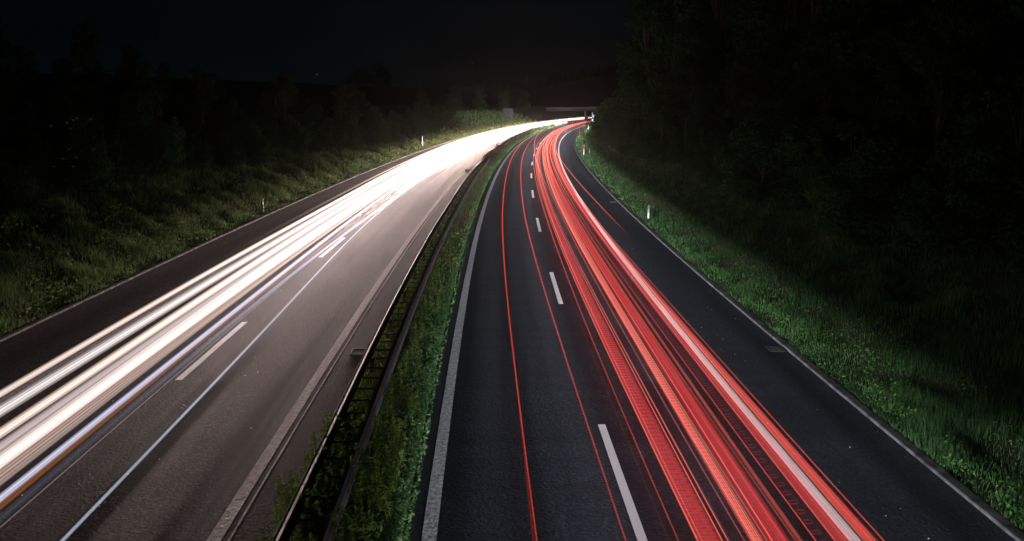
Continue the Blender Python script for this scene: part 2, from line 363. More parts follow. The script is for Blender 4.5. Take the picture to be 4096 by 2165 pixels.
# ------------------------------------------------------------------ light of the traffic
def trailmat(name, core, edge, strength, near=1.0, far=6.0, s_mid=90., streak=.55, freq=9., ladder=None, seed=0., soft=1.0, fade=None):
    """additive glow of a lamp's path; brightness follows how squarely the lamps face along the bend"""
    m = bpy.data.materials.new(name); m.use_nodes = True; t = m.node_tree; t.nodes.clear(); L = t.links.new
    def N(k): return t.nodes.new(k)
    def math_(op, a, b=None, c=None):
        q = N('ShaderNodeMath'); q.operation = op
        for i, x in enumerate((a, b, c)):
            if x is None: continue
            if isinstance(x, (int, float)): q.inputs[i].default_value = x
            else: L(x, q.inputs[i])
        return q.outputs[0]
    ax = N('ShaderNodeAttribute'); ax.attribute_name = 'across'
    al = N('ShaderNodeAttribute'); al.attribute_name = 'along'
    a = ax.outputs['Fac']; s = al.outputs['Fac']
    prof = math_('SUBTRACT', 1.0, math_('POWER', math_('ABSOLUTE', a), 2.0 * soft)); prof = math_('POWER', math_('MAXIMUM', prof, 0.0), 1.25)
    cv = N('ShaderNodeCombineXYZ'); L(math_('MULTIPLY', a, freq), cv.inputs[0]); L(math_('MULTIPLY', s, .004), cv.inputs[1]); cv.inputs[2].default_value = seed
    nz = N('ShaderNodeTexNoise'); nz.inputs['Scale'].default_value = 1; nz.inputs['Detail'].default_value = 4; nz.inputs['Roughness'].default_value = .65; L(cv.outputs[0], nz.inputs[0])
    mr = N('ShaderNodeMapRange'); mr.inputs[1].default_value = .36; mr.inputs[2].default_value = .64; mr.inputs[3].default_value = 1 - streak; mr.inputs[4].default_value = 1 + streak; L(nz.outputs[0], mr.inputs[0])
    v = math_('MULTIPLY', prof, mr.outputs[0])
    d = N('ShaderNodeMapRange'); d.interpolation_type = 'SMOOTHSTEP'; d.inputs[1].default_value = 15; d.inputs[2].default_value = s_mid * 1.6; d.inputs[3].default_value = near; d.inputs[4].default_value = far; L(s, d.inputs[0])
    v2 = math_('MULTIPLY', v, d.outputs[0])
    if ladder:
        w_ = math_('SINE', math_('MULTIPLY', s, 2 * math.pi / ladder[0]))
        lm = N('ShaderNodeMapRange'); lm.inputs[1].default_value = .2 if ladder[1] else .80; lm.inputs[2].default_value = .8 if ladder[1] else .98; lm.inputs[3].default_value = ladder[1]; lm.inputs[4].default_value = 1.25; L(w_, lm.inputs[0])
        v2 = math_('MULTIPLY', v2, lm.outputs[0])
    if fade:
        fd = N('ShaderNodeMapRange'); fd.interpolation_type = 'SMOOTHSTEP'; fd.inputs[1].default_value = fade[0]; fd.inputs[2].default_value = fade[1]; fd.inputs[3].default_value = 0; fd.inputs[4].default_value = 1; L(s, fd.inputs[0])
        v2 = math_('MULTIPLY', v2, fd.outputs[0])
    cr = N('ShaderNodeMixRGB'); L(math_('MINIMUM', math_('MULTIPLY', v, .9), 1.0), cr.inputs[0]); cr.inputs[1].default_value = (*edge, 1); cr.inputs[2].default_value = (*core, 1)
    em = N('ShaderNodeEmission'); L(cr.outputs[0], em.inputs[0]); L(math_('MULTIPLY', v2, strength * .5), em.inputs[1])
    tr = N('ShaderNodeBsdfTransparent'); ad = N('ShaderNodeAddShader'); L(tr.outputs[0], ad.inputs[0]); L(em.outputs[0], ad.inputs[1])
    out = N('ShaderNodeOutputMaterial'); L(ad.outputs[0], out.inputs[0])
    return m

def trail(name, cat, label, knots, hw, z, material, group, th=None, s0=4., s1=470., wob=.03, zk=None):
    ks = [k[0] for k in knots]; ko = [k[1] for k in knots]
    ss = np.concatenate([np.arange(s0, min(60, s1), 1.5), np.arange(max(60, s0), min(150, s1), 3.0), np.arange(150, s1, 7.0)]) if s1 > 60 else np.arange(s0, s1, 1.5)
    # smooth interpolation of the lateral position
    fine = np.interp(ss, ks, ko)
    dense = np.arange(s0 - 40, s1 + 40, 2.0); dv = np.interp(dense, ks, ko); ker = np.hanning(17); ker /= ker.sum()
    dv = np.convolve(np.pad(dv, 8, 'edge'), ker, 'valid'); fine = np.interp(ss, dense, dv)
    ph = rnd.uniform(0, 6); fine = fine + wob * np.sin(ss / 23. + ph)
    n = 12; th = th or min((max(hw) if isinstance(hw, tuple) else hw) * .5, .035)
    hws = hw[1] if isinstance(hw, tuple) else hw
    V = []; A = []; B = []
    ang = np.arange(n) * 2 * math.pi / n
    for s, o_ in zip(ss, fine):
        h = np.interp(s, [8, 40], hw) if isinstance(hw, tuple) else hw
        zz = z + .015 * math.sin(s / 9. + ph)
        c = P(s, o_); hd = HEAD(s)
        for t in ang:
            u = math.cos(t) * h; V.append((c.x + u * math.cos(hd), c.y - u * math.sin(hd), zz + math.sin(t) * th)); A.append(math.cos(t)); B.append(s)
    V = np.array(V); N_ = len(ss)
    i = np.arange(N_ - 1)[:, None] * n; q = np.arange(n)[None, :]
    F = np.stack([i + q, i + (q + 1) % n, i + n + (q + 1) % n, i + n + q], -1).reshape(-1, 4)
    o = mesh_np(name, V, F, material, attrs={'across': A, 'along': B})
    tag(o, label, cat, group)
    return o

WARM = (1.0, .85, .76); WARM_E = (.72, .42, .32); BLUE = (.60, .66, 1.0); BLUE_E = (.30, .27, .62)
GW = 'white headlight streaks on the left carriageway'; GR_ = 'red tail light streaks on the right carriageway'
HT = 'headlight_trail'; TT = 'tail_light_trail'
def wm(n, st, core=WARM, edge=WARM_E, **k): return trailmat(n, core, edge, st, seed=rnd.uniform(0, 50), **k)
FARW = 6.5
trail(HT, 'light trail', 'thin double white headlight streak beside the outer edge line', [(0, -14.66), (30, -14.7), (60, -14.55), (110, -14.9), (200, -15.1), (470, -15.1)], (.14, .24), .66, wm('t_w1', 1.0, far=FARW, streak=.9, freq=4), GW)
trail(HT, 'light trail', 'broad greyish white headlight streak next inside the outer edge line', [(0, -14.09), (60, -13.95), (110, -14.3), (470, -14.4)], (.225, .36), .66, wm('t_w2', 1.05, (.95, .88, .85), (.55, .40, .42), far=FARW, streak=.85, freq=9), GW)
trail(HT, 'light trail', 'narrow bright headlight streak with brown rims between two dark gaps', [(0, -13.32), (60, -13.3), (120, -13.6), (470, -13.7)], (.165, .32), .66, wm('t_w3', 1.3, far=FARW, streak=.85, freq=7), GW)
trail(HT, 'light trail', 'faint pinkish headlight streak left of the widest white one', [(0, -12.78), (80, -12.95), (470, -13.2)], (.19, .22), .68, wm('t_w4', .75, (.9, .75, .75), (.5, .35, .38), far=FARW, streak=.7, freq=5), GW)
trail(HT, 'light trail', 'widest blazing white headlight streak in the middle of the lane', [(0, -12.45), (80, -12.6), (470, -12.8)], (.20, .38), .64, wm('t_w5', 1.7, (1, .93, .87), (.85, .62, .54), far=FARW * .7, streak=.85, freq=9, soft=1.2), GW)
trail(HT, 'light trail', 'brown and cream banded headlight streak right of the widest white one', [(0, -12.1), (60, -12.1), (470, -12.3)], .20, .68, wm('t_w6', .6, (1, .72, .62), (.45, .24, .18), far=FARW, streak=.95, freq=8), GW)
trail(HT, 'light trail', 'thin cream headlight streak just left of the blue white one', [(0, -11.9), (60, -11.92), (470, -12.1)], .07, .66, wm('t_w7', .5, (1, .8, .72), (.5, .35, .3), far=FARW), GW)
trail(HT, 'light trail', 'blue white headlight streak with violet rims beside the lane dashes', [(0, -11.64), (30, -11.5), (80, -11.6), (470, -11.8)], (.10, .14), .66, wm('t_b1', 1.05, (.88, .88, 1), (.26, .22, .60), far=FARW, streak=.5, freq=3), GW)
trail('side_lamp_trail', 'light trail', 'orange side lamp streak of fine brown threads under the blue white one', [(0, -11.23), (30, -11.2), (38, -11.0), (60, -10.9), (470, -11.2)], .075, .78, wm('t_o1', .42, (.75, .25, .05), (.45, .12, .02), near=1, far=4, streak=.8, freq=5), None)
trail(HT, 'light trail', 'faint grey blue headlight veil crossing the lane dashes', [(0, -11.14), (35, -11.05), (43, -10.9), (60, -10.65), (150, -10.4), (470, -10.4)], .10, .66, wm('t_f1', .55, (.55, .62, .95), (.25, .28, .42), near=.12, far=7, s_mid=50, streak=.7, freq=4), GW)
trail(HT, 'light trail', 'hair thin pale headlight line below the grey blue veil', [(0, -10.98), (40, -10.95), (60, -10.6), (470, -10.3)], .016, .66, wm('t_f2', .45, near=.6, far=8, streak=.1), GW)
trail(HT, 'light trail', 'lone pale blue headlight streak in the inner lane reaching the bottom', [(0, -9.67), (22, -9.69), (28, -9.86), (37, -10.15), (48, -10.45), (90, -10.6), (470, -10.6)], .042, .65, wm('t_e1', .62, (.78, .84, 1), (.4, .42, .6), far=8, streak=.5, freq=3), GW)
trail(HT, 'light trail', 'wide far headlight glare filling the inner lane on the bend', [(0, -9.2), (60, -9.2), (470, -9.4)], .10, .62, wm('t_far1', .35, far=14, streak=.3, fade=(55, 170)), GW, s0=50)
trail(HT, 'light trail', 'high lorry headlight streak forming the top rim of the glare', [(0, -14.3), (470, -14.3)], .12, 1.15, wm('t_far2', .4, (1, .82, .7), (.8, .4, .25), far=12, fade=(30, 110)), GW, s0=25)
trail(HT, 'light trail', 'high lorry headlight streak over the middle of the far glare', [(0, -12.6), (470, -12.6)], .12, 1.12, wm('t_far3', .4, far=12, fade=(60, 150)), GW, s0=50)

RC = (1.0, .19, .13); RE = (.62, .012, .02); HOT = (1.0, .46, .28)
def rm(n, st, core=RC, edge=RE, **k): return trailmat(n, core, edge, st, seed=rnd.uniform(0, 50), **k)
trail(TT, 'light trail', 'leftmost thin red tail light line, alone in the inner lane', [(0, -1.9), (15, -1.97), (21, -2.06), (30, -2.13), (46, -2.29), (66, -2.4), (106, -2.66), (142, -2.75), (182, -2.8), (470, -3.0)], (.010, .048), .75, rm('t_r1', .9, (1, .10, .05), far=2.2, streak=.2, near=.55), GR_, wob=0)
trail(TT, 'light trail', 'faint red ghost line beside the leftmost tail light line', [(0, -1.99), (470, -2.8)], .03, .72, rm('t_r1b', .22, (.5, .02, .02), (.2, .01, .01), far=.1, s_mid=18, streak=.5), GR_, s1=40, wob=0)
trail(TT, 'light trail', 'second thin red tail light line, just left of the lane dashes', [(0, -.5), (15, -.53), (21, -.61), (29, -.68), (46, -.89), (68, -1.0), (110, -1.29), (146, -1.5), (190, -1.7), (470, -1.9)], (.010, .048), .75, rm('t_r2', .9, (1, .10, .05), far=2.2, streak=.2, near=.55), GR_, wob=0)
trail(TT, 'light trail', 'third thin red tail light line, just right of the lane dashes', [(0, .28), (21, .32), (28, .36), (47, .42), (82, .32), (101, .2), (160, .1), (470, 0)], (.009, .030), .75, rm('t_r3', .8, (1, .15, .08), far=2.2, streak=.2, near=.55), GR_, wob=0)
trail(TT, 'light trail', 'dim brown red shadow line left of the third tail light line', [(0, .17), (60, .2)], .02, .72, rm('t_r3b', .12, (.4, .1, .05), (.2, .05, .03), near=1, far=.2, s_mid=22), GR_, s1=42, wob=0)
trail(TT, 'light trail', 'red lattice tail light band with fine slanted rungs', [(0, .80), (15, .80), (50, .82), (470, .85)], .20, .73, rm('t_b1r', .58, (.85, .06, .06), (.58, .010, .018), far=1.3, streak=.95, freq=11, ladder=(.22, .55), soft=3), GR_, wob=.01)
trail(TT, 'light trail', 'salmon tail light line on the left rim of the lattice band', [(0, .60), (470, .62)], .022, .76, rm('t_b1l', .9, far=1.8, streak=.2), GR_, wob=.01)
trail(TT, 'light trail', 'bright salmon tail light line inside the right part of the lattice band', [(0, .95), (14, 1.0), (20, 1.05), (47, .95), (470, .97)], .016, .78, rm('t_b2l', 1.1, far=1.8, streak=.2), GR_, wob=0)
trail(TT, 'light trail', 'bright salmon tail light line on the right rim of the lattice band', [(0, 1.03), (14, 1.08), (20, 1.13), (47, 1.04), (470, 1.1)], .014, .79, rm('t_b2m', 1.0, far=1.8, streak=.2), GR_, wob=0)
trail(TT, 'light trail', 'dull violet tail light thread in the dark gap', [(0, 1.16), (470, 1.25)], .012, .72, rm('t_v', .16, (.4, .25, .45), (.2, .08, .2), far=2, streak=.4), GR_, wob=0)
trail(TT, 'light trail', 'broad salmon tail light band on the left of the lane centre', [(0, 1.48), (15, 1.60), (20, 1.68), (60, 1.62), (470, 1.6)], (.13, .16), .75, rm('t_c1', .72, (1, .20, .15), (.68, .03, .03), far=1.9, streak=.95, freq=8.8, ladder=(.19, .86), soft=1.5), GR_, wob=.01)
trail(TT, 'light trail', 'broad deep red tail light band on the right of the lane centre', [(0, 1.78), (15, 1.98), (20, 2.10), (60, 2.02), (470, 2.0)], (.20, .27), .73, rm('t_c2', .52, (.75, .055, .055), (.55, .015, .025), far=1.5, streak=.95, freq=13.2, soft=3), GR_, wob=.01)
trail(TT, 'light trail', 'salmon tail light line through the deep red centre band', [(0, 1.66), (15, 1.84), (20, 1.93), (60, 1.86), (470, 1.9)], .02, .77, rm('t_c3', .7, far=1.8, streak=.2), GR_, wob=.01)
trail(TT, 'light trail', 'pair of fine red tail light threads in the gap beside the deep red band', [(0, 2.20), (14, 2.27), (20, 2.42), (60, 2.40), (470, 2.4)], .05, .75, rm('t_d1', .55, (.9, .14, .1), (.4, .02, .02), far=2, streak=.95, freq=11), GR_, wob=.01)
trail(TT, 'light trail', 'dotted tail light ladder with regular rungs', [(0, 2.52), (15, 2.66), (20, 2.78), (60, 2.70), (470, 2.7)], .10, .72, rm('t_l1', .30, (.75, .04, .04), (.5, .015, .02), far=1.5, streak=.3, freq=4, ladder=(.34, .0), soft=3), GR_, wob=0)
trail(TT, 'light trail', 'fine red tail light line along the left side of the dotted ladder', [(0, 2.43), (15, 2.55), (20, 2.62), (60, 2.58), (470, 2.6)], .014, .75, rm('t_l2', .8, (1, .14, .09), far=2, streak=.2), GR_, wob=0)
trail(TT, 'light trail', 'fine salmon tail light line between the dotted ladder and the edge line', [(0, 2.68), (15, 2.84), (20, 2.96), (60, 2.9), (470, 2.9)], .014, .77, rm('t_l3', .75, far=2, streak=.2), GR_, wob=0)
trail(TT, 'light trail', 'mottled deep red tail light band just left of the white edge line', [(0, 2.86), (15, 3.02), (20, 3.10), (60, 2.95), (150, 2.7), (470, 2.6)], .17, .72, rm('t_m1', .50, (.85, .07, .06), (.55, .015, .02), far=1.6, streak=.95, freq=15.4, soft=2), GR_, wob=.01)
trail(TT, 'light trail', 'thin salmon tail light line running over the white edge line', [(0, 3.10), (20, 3.16), (60, 3.05), (470, 2.9)], .012, .80, rm('t_m2', .8, far=2, streak=.2), GR_, wob=0)
trail(TT, 'light trail', 'bright red tail light band just right of the white edge line', [(0, 3.40), (20, 3.42), (43, 3.24), (70, 3.1), (150, 2.9), (470, 2.8)], .14, .75, rm('t_m3', .68, (.95, .10, .07), (.6, .02, .02), far=1.8, streak=.7, freq=7), GR_, wob=.01)
trail(TT, 'light trail', 'thin red tail light line on the outermost right rim', [(0, 3.60), (28, 3.64), (43, 3.42), (60, 3.2), (110, 3.0), (470, 3.0)], .016, .76, rm('t_m4', .75, (1, .13, .08), far=2, streak=.2), GR_, wob=0)
FARL = ['first', 'second', 'third', 'fourth', 'fifth', 'sixth', 'seventh', 'eighth']
NEAR = ['salmon', 'rose', 'scarlet', 'coral', 'crimson', 'vermilion', 'brick red', 'pale red', 'cherry']
for k, o_ in enumerate([.70, 1.42, 1.56, 1.76, 2.06, 2.2, 2.98, 3.3, 3.5]):
    c_ = [(1, .32, .24), (1, .25, .25), (1, .12, .08), (1, .35, .22), (.8, .05, .06), (1, .2, .1), (.7, .08, .06), (1, .42, .34), (.9, .08, .1)][k]
    trail(TT, 'light trail', '%s hairline tail light strand, %s from the left of nine within the lane' % (NEAR[k], ['first', 'second', 'third', 'fourth', 'fifth', 'sixth', 'seventh', 'eighth', 'ninth'][k]), [(0, o_ - .08), (20, o_), (60, o_ + .1 * math.sin(k * 3)), (120, o_ * .93), (470, o_ * .9)], (.008, .024), .74 + .02 * (k % 4),
          rm('t_n%d' % k, .75, c_, tuple(x * .6 for x in c_), near=.7, far=2.2, streak=.3), GR_, wob=.02)
for k, (o_, hot) in enumerate([(.45, 1), (.95, 0), (1.3, 1), (1.75, 1), (2.15, 0), (2.55, 1), (2.85, 1), (3.15, 0)]):
    trail(TT, 'light trail', '%s from the left of the fine peach tail light threads on the bend' % FARL[k], [(0, o_), (60, o_ + .05 * math.sin(k * 2)), (110, o_ - .25 * math.sin(k * 1.7)), (160, o_ + .3 * math.cos(k)), (220, o_ * .9), (470, o_ * .85)], .035, .72 + .09 * (k % 4),
          rm('t_far%d' % k, .9, HOT if hot else (1, .3, .2), (.9, .12, .08), near=.05, far=2.6, s_mid=95, streak=.2, fade=(30, 100)), GR_, s0=26, wob=.06)
trail('marker_lamp_trail', 'light trail', 'thin orange red lorry marker line drifting out over the hard shoulder', [(0, 2.2), (37, 2.27), (68, 2.36), (92, 2.36), (105, 2.4), (124, 2.5), (146, 2.75), (170, 3.1), (470, 3.6)], .022, 3.0, rm('t_h1', 1.1, (1, .17, .09), (.8, .04, .03), near=.5, far=2.2, s_mid=50, streak=.1, fade=(27, 36)), 'lorry marker lamp lines above the traffic', s0=25, wob=0)
trail('marker_lamp_trail', 'light trail', 'orange red lorry marker line looping across the lane dashes on the bend', [(0, .28), (48, .28), (65, .24), (82, .29), (105, .33), (130, .55), (158, 1.0), (181, 1.4), (470, 2.2)], .022, 3.0, rm('t_h2', 1.1, (1, .36, .18), (.9, .1, .05), near=.3, far=2.2, s_mid=60, streak=.1, fade=(30, 75)), 'lorry marker lamp lines above the traffic', s0=28, wob=0)

# headlamps themselves, spread evenly along each carriageway the way the traffic passed
def lamp(s, o_, back, energy, colr, up0, up1, spill, lobe, dn, z=.7):
    """one dipped headlamp: a forward lobe with a cut-off just above the horizontal"""
    l = bpy.data.lights.new('headlight', 'POINT'); l.energy = energy; l.color = colr; l.shadow_soft_size = .22
    l.use_nodes = True; t = l.node_tree; L = t.links.new; em = t.nodes['Emission']
    ge = t.nodes.new('ShaderNodeNewGeometry'); sp_ = t.nodes.new('ShaderNodeSeparateXYZ'); L(ge.outputs['Incoming'], sp_.inputs[0])
    c = t.nodes.new('ShaderNodeMapRange'); c.interpolation_type = 'SMOOTHSTEP'; c.inputs[1].default_value = up0; c.inputs[2].default_value = up1
    c.inputs[3].default_value = 1.0; c.inputs[4].default_value = spill; L(sp_.outputs[2], c.inputs[0])
    hd = HEAD(s); sg = -1 if back else 1
    d = t.nodes.new('ShaderNodeVectorMath'); d.operation = 'DOT_PRODUCT'; d.inputs[1].default_value = (sg * math.sin(hd), sg * math.cos(hd), 0); L(ge.outputs['Incoming'], d.inputs[0])
    f = t.nodes.new('ShaderNodeMapRange'); f.interpolation_type = 'SMOOTHSTEP'; f.inputs[1].default_value = lobe; f.inputs[2].default_value = .85
    f.inputs[3].default_value = .0; f.inputs[4].default_value = 1.0; L(d.outputs['Value'], f.inputs[0])
    m = t.nodes.new('ShaderNodeMath'); m.operation = 'MULTIPLY'; L(c.outputs[0], m.inputs[0]); L(f.outputs[0], m.inputs[1])
    e = t.nodes.new('ShaderNodeMapRange'); e.interpolation_type = 'SMOOTHSTEP'; e.inputs[1].default_value = dn; e.inputs[2].default_value = -.03
    e.inputs[3].default_value = .0; e.inputs[4].default_value = 1.0; L(sp_.outputs[2], e.inputs[0])      # little light straight down
    m2 = t.nodes.new('ShaderNodeMath'); m2.operation = 'MULTIPLY'; L(m.outputs[0], m2.inputs[0]); L(e.outputs[0], m2.inputs[1]); L(m2.outputs[0], em.inputs[1])
    ob = bpy.data.objects.new('headlight', l); COL.objects.link(ob); ob.location = P(s, o_, z)
    return ob
E_R, E_L = 620., 1000.
for s in np.arange(-28, 300, 2.5):
    lamp(s, 1.9, False, E_R * (2.0 + min(max(s, 0), 220) / 32.), (.86, .91, .98), -.09, .28 if 195 < s < 280 else .02, .06, -.35, -.34)
for s in np.arange(8, 335, 2.5):
    f = min(max((s - 90) / 120., 0), 1)
    lamp(s, -13.2, True, E_L * (.30 + min(max(s, 0), 200) / 62. + 6 * f), (1.0, .76 - .05 * f, .71 - .12 * f), -.03, .07, .0012, -.2, -.19)

# ------------------------------------------------------------------ small street furniture
def place(o, s, off, z=None, rz=0.0):
    p = P(s, off, float(ZT(s, off)) if z is None else z); o.location = p; o.rotation_euler = (0, 0, -HEAD(s) + rz); return o
def text_mesh(name, body, size, material, parent, loc, rot, extrude=.004, align='CENTER'):
    cu = bpy.data.curves.new(name, 'FONT'); cu.body = body; cu.size = size; cu.extrude = extrude; cu.align_x = align; cu.align_y = 'CENTER'; cu.resolution_u = 3
    to = bpy.data.objects.new(name, cu); COL.objects.link(to)
    dg = bpy.context.evaluated_depsgraph_get(); me = bpy.data.meshes.new_from_object(to.evaluated_get(dg)); COL.objects.unlink(to); bpy.data.objects.remove(to)
    me.materials.clear(); me.materials.append(material); me.name = name
    o = bpy.data.objects.new(name, me); COL.objects.link(o); o.parent = parent; o.location = loc; o.rotation_euler = rot
    return o
FACE = (math.pi / 2, 0, 0)                                            # text upright, read from the camera's side (-Y)

def delineator(s, off, label, style='white', rz=0., h=1.0, lean=0.):
    t = empty('delineator_post', (0, 0, 0)); place(t, s, off, rz=rz); t.rotation_euler[1] = lean
    tag(t, label, 'delineator', 'delineator posts along the verges')
    if style == 'white':
        b = MB(); b.box(-.06, .06, -.05, .05, 0, h * .50, bev=.025); b.box(-.058, .058, -.048, .048, h * .53, h * .86, bev=.025); b.box(-.05, .05, -.045, .045, h * .88, h, bev=.03); b.build('post', M['white'], t)
        b = MB(); b.box(-.062, .062, -.052, .052, h * .50, h * .53, bev=.02); b.build('band', M['black'], t)
        b = MB(); b.box(-.056, .056, -.047, .047, h * .86, h * .88, bev=.02); b.build('band', M['black'], t)
        b = MB(); b.box(-.03, .03, -.056, -.049, h * .60, h * .78); b.build('reflector', M['white_sign'], t)
    else:
        b = MB(); b.box(-.06, .06, -.05, .05, 0, h * .36, bev=.02); b.build('post', M['strip'], t)
        b = MB(); b.box(-.06, .06, -.05, .05, h * .82, h, bev=.02); b.build('cap', M['km'], t)
        b = MB(); b.box(-.064, .064, -.054, .054, h * .36, h * .82, bev=.02); b.build('band', M['black'], t)
        b = MB(); b.box(.04, .068, -.03, .03, h * .1, h * .34); b.build('reflector', M['amber'], t)
    return t
delineator(53.5, 7.45, 'clean white delineator post upright in the grass of the right verge', h=.95)
delineator(57.1, -19.55, 'white delineator post with a black band on the left bank', 'dark', h=.95)
delineator(134, -20.4, 'short dark delineator post left of the tall call pillar', 'dark', h=.75)
delineator(123.4, 7.55, 'white delineator post directly in front of the red call pillar', h=.95)
delineator(192.4, 7.5, 'white delineator post peeping out below the SOS board', h=.95)
delineator(255.9, 7.6, 'most distant white delineator post on the inside of the bend', h=1.15)

# tall emergency call pillar on the left bank
t = empty('call_pillar', (0, 0, 0)); place(t, 140.9, -20.2); tag(t, 'tall dark call pillar with a lit right edge on the left bank', 'call pillar')
b = MB(); b.box(-.17, .14, -.14, .14, 0, 1.05, bev=.04); b.box(-.26, .17, -.18, .18, 1.08, 2.0, bev=.05); b.build('pillar', M['steel_dark'], t)
b = MB(); b.box(.145, .20, -.10, .10, .05, 1.05, bev=.01); b.box(.175, .22, -.12, .12, 1.12, 1.95, bev=.01); b.build('lit_side', M['strip'], t)  # pale strips paint in the lit right side of the dark pillar
for q in (.55, 1.05):
    b = MB(); b.tube([(-.42, -.02, q), (-.42, .02, q)], .06, 10); b.box(-.42, -.17, -.012, .012, q - .012, q + .012); b.build('reflector', M['white_sign'], t)

# SOS board on its pole
t = empty('sos_sign', (0, 0, 0)); place(t, 131, 7.35, rz=math.radians(-14)); tag(t, 'brown red SOS board on a slim pole with a small lamp on top', 'sign')
b = MB(); b.tube([(0, 0, 0), (0, 0, 3.95)], .045, 8); b.build('pole', M['steel_dark'], t)
b = MB(); b.box(-.34, .40, -.16, .16, 2.52, 3.50, bev=.03); pn = b.build('panel', M['sosbrown'], t)
for q, ch in enumerate('SOS'): text_mesh('letter', ch, .36, M['white_sign'], pn, (-.20, -.166, 3.33 - q * .31), FACE)
b = MB(); b.tube([(0, 0, 3.6), (.03, -.02, 3.85), (.16, -.05, 3.82), (.24, -.06, 3.66)], .02, 6); b.build('lamp_arm', M['steel_dark'], t)
b = MB(); b.box(-.14, .14, -.14, .14, 0, .06, bev=.02); b.build('base_plate', M['grey'], t)
# red call pillar beside it
t = empty('call_pillar', (0, 0, 0)); place(t, 127.5, 7.72); tag(t, 'red and white call pillar with a dark hood beneath the SOS board', 'call pillar')
b = MB(); b.box(-.13, .13, -.12, .12, 0, 1.35, bev=.03); b.build('pillar', M['pinkred'], t)
b = MB(); b.box(-.20, .20, -.16, .16, 1.38, 1.98, bev=.06); b.build('hood', M['steel_dark'], t)
b = MB(); b.tube([(0, -.125, 1.17), (0, -.14, 1.17)], .075, 12); b.build('lamp', M['white_sign'], t)
b = MB(); b.box(.08, .134, -.124, .1, 1.0, 1.34, bev=.01); b.build('edge_strip', M['amber'], t)
# slim orange marker stake
t = empty('marker_stake', (0, 0, 0)); place(t, 124.6, 8.45); tag(t, 'slim stake with two orange red bands in the grass near the SOS board', 'marker stake')
b = MB(); b.tube([(0, 0, 0), (0, 0, .45)], .03, 8); b.build('stake', M['white'], t)
b = MB(); b.tube([(0, 0, .45), (0, 0, .62)], .05, 8); b.build('band', M['orange'], t)
b = MB(); b.tube([(0, 0, .66), (0, 0, .86)], .04, 8); b.build('band', M['orange'], t)

# kilometre plate in the median
t = empty('kilometre_sign', (0, 0, 0)); place(t, 80.5, -6.38, rz=0); tag(t, 'small white kilometre plate painted pink as if red-lit, reading 85.3 on a short post', 'sign')
b = MB(); b.tube([(0, 0, 0), (0, 0, .85)], .035, 8); b.build('post', M['steel_dark'], t)
b = MB(); b.box(-.27, .25, -.015, .015, .82, 1.12); pn = b.build('plate', M['km'], t)
text_mesh('digits', '85.3', .25, M['digit'], pn, (-.01, -.019, .97), FACE)
b = MB(); b.tube([(.37, -.015, .98), (.37, .015, .98)], .07, 12); b.build('disc', M['grey'], t)

# gullies and manhole covers
def grate(s, o_, w_, l_, label, cover=False):
    t = empty('drain_grate', (0, 0, 0)); place(t, s, o_, z=.006); tag(t, label, 'drain')
    b = MB()
    if cover:
        b.tube([(0, 0, 0), (0, 0, .008)], .38, 28); b.build('cover', M['iron'], t)
        return
    b.box(-w_ / 2, w_ / 2, -l_ / 2, l_ / 2, 0, .004); b.build('pit', M['black'], t)
    b = MB(); b.box(-w_ / 2, w_ / 2, -l_ / 2, -l_ / 2 + .05, .005, .03); b.box(-w_ / 2, w_ / 2, l_ / 2 - .05, l_ / 2, .005, .03)
    b.box(-w_ / 2, -w_ / 2 + .05, -l_ / 2 + .05, l_ / 2 - .05, .005, .03); b.box(w_ / 2 - .05, w_ / 2, -l_ / 2 + .05, l_ / 2 - .05, .005, .03); b.build('frame', M['iron'], t)
    b = MB(); n_ = 8
    for k in range(n_):
        y = -l_ / 2 + .06 + (l_ - .12) * (k + .5) / n_; b.box(-w_ / 2 + .05, w_ / 2 - .05, y - .014, y + .014, .006, .026)
    b.build('bars', M['steel_dark'], t)
grate(24.3, -6.82, .52, .62, 'slotted iron gully grate in the gutter beside the guard rail')
grate(24.3, 6.34, .50, .50, 'dark iron gully grate at the right kerb')
grate(62.3, 4.72, .7, .7, 'round iron manhole cover crossed by the orange shoulder streak', True)
grate(63.4, 6.28, .5, .5, 'small dark gully grate at the kerb behind the manhole covers')
grate(142.5, 4.9, .7, .7, 'farthest of the dark round covers on the hard shoulder of the bend', True)
grate(127.4, 5.15, .7, .7, 'dark round cover on the hard shoulder level with the SOS board', True)

# row of small white marker boards in the far median
for k in range(9):
    t = empty('marker_board', (0, 0, 0)); f = k / 8.; place(t, 273 + 33 * f, -4.62); t.rotation_euler[2] = -HEAD(280)
    tag(t, '%s small white marker board in the row of nine in the far median' % (['nearest', 'second nearest', 'third nearest', 'fourth nearest', 'middle', 'fourth farthest', 'third farthest', 'second farthest', 'farthest'][k]), 'marker board', 'white marker boards in the far median')
    b = MB(); b.box(-.2, .2, -.02, .02, .45, 1.05, bev=.01); b.build('board', M['white_sign'], t)
    b = MB(); b.tube([(0, .03, 0), (0, .03, .95)], .03, 6); b.build('leg', M['grey'], t)

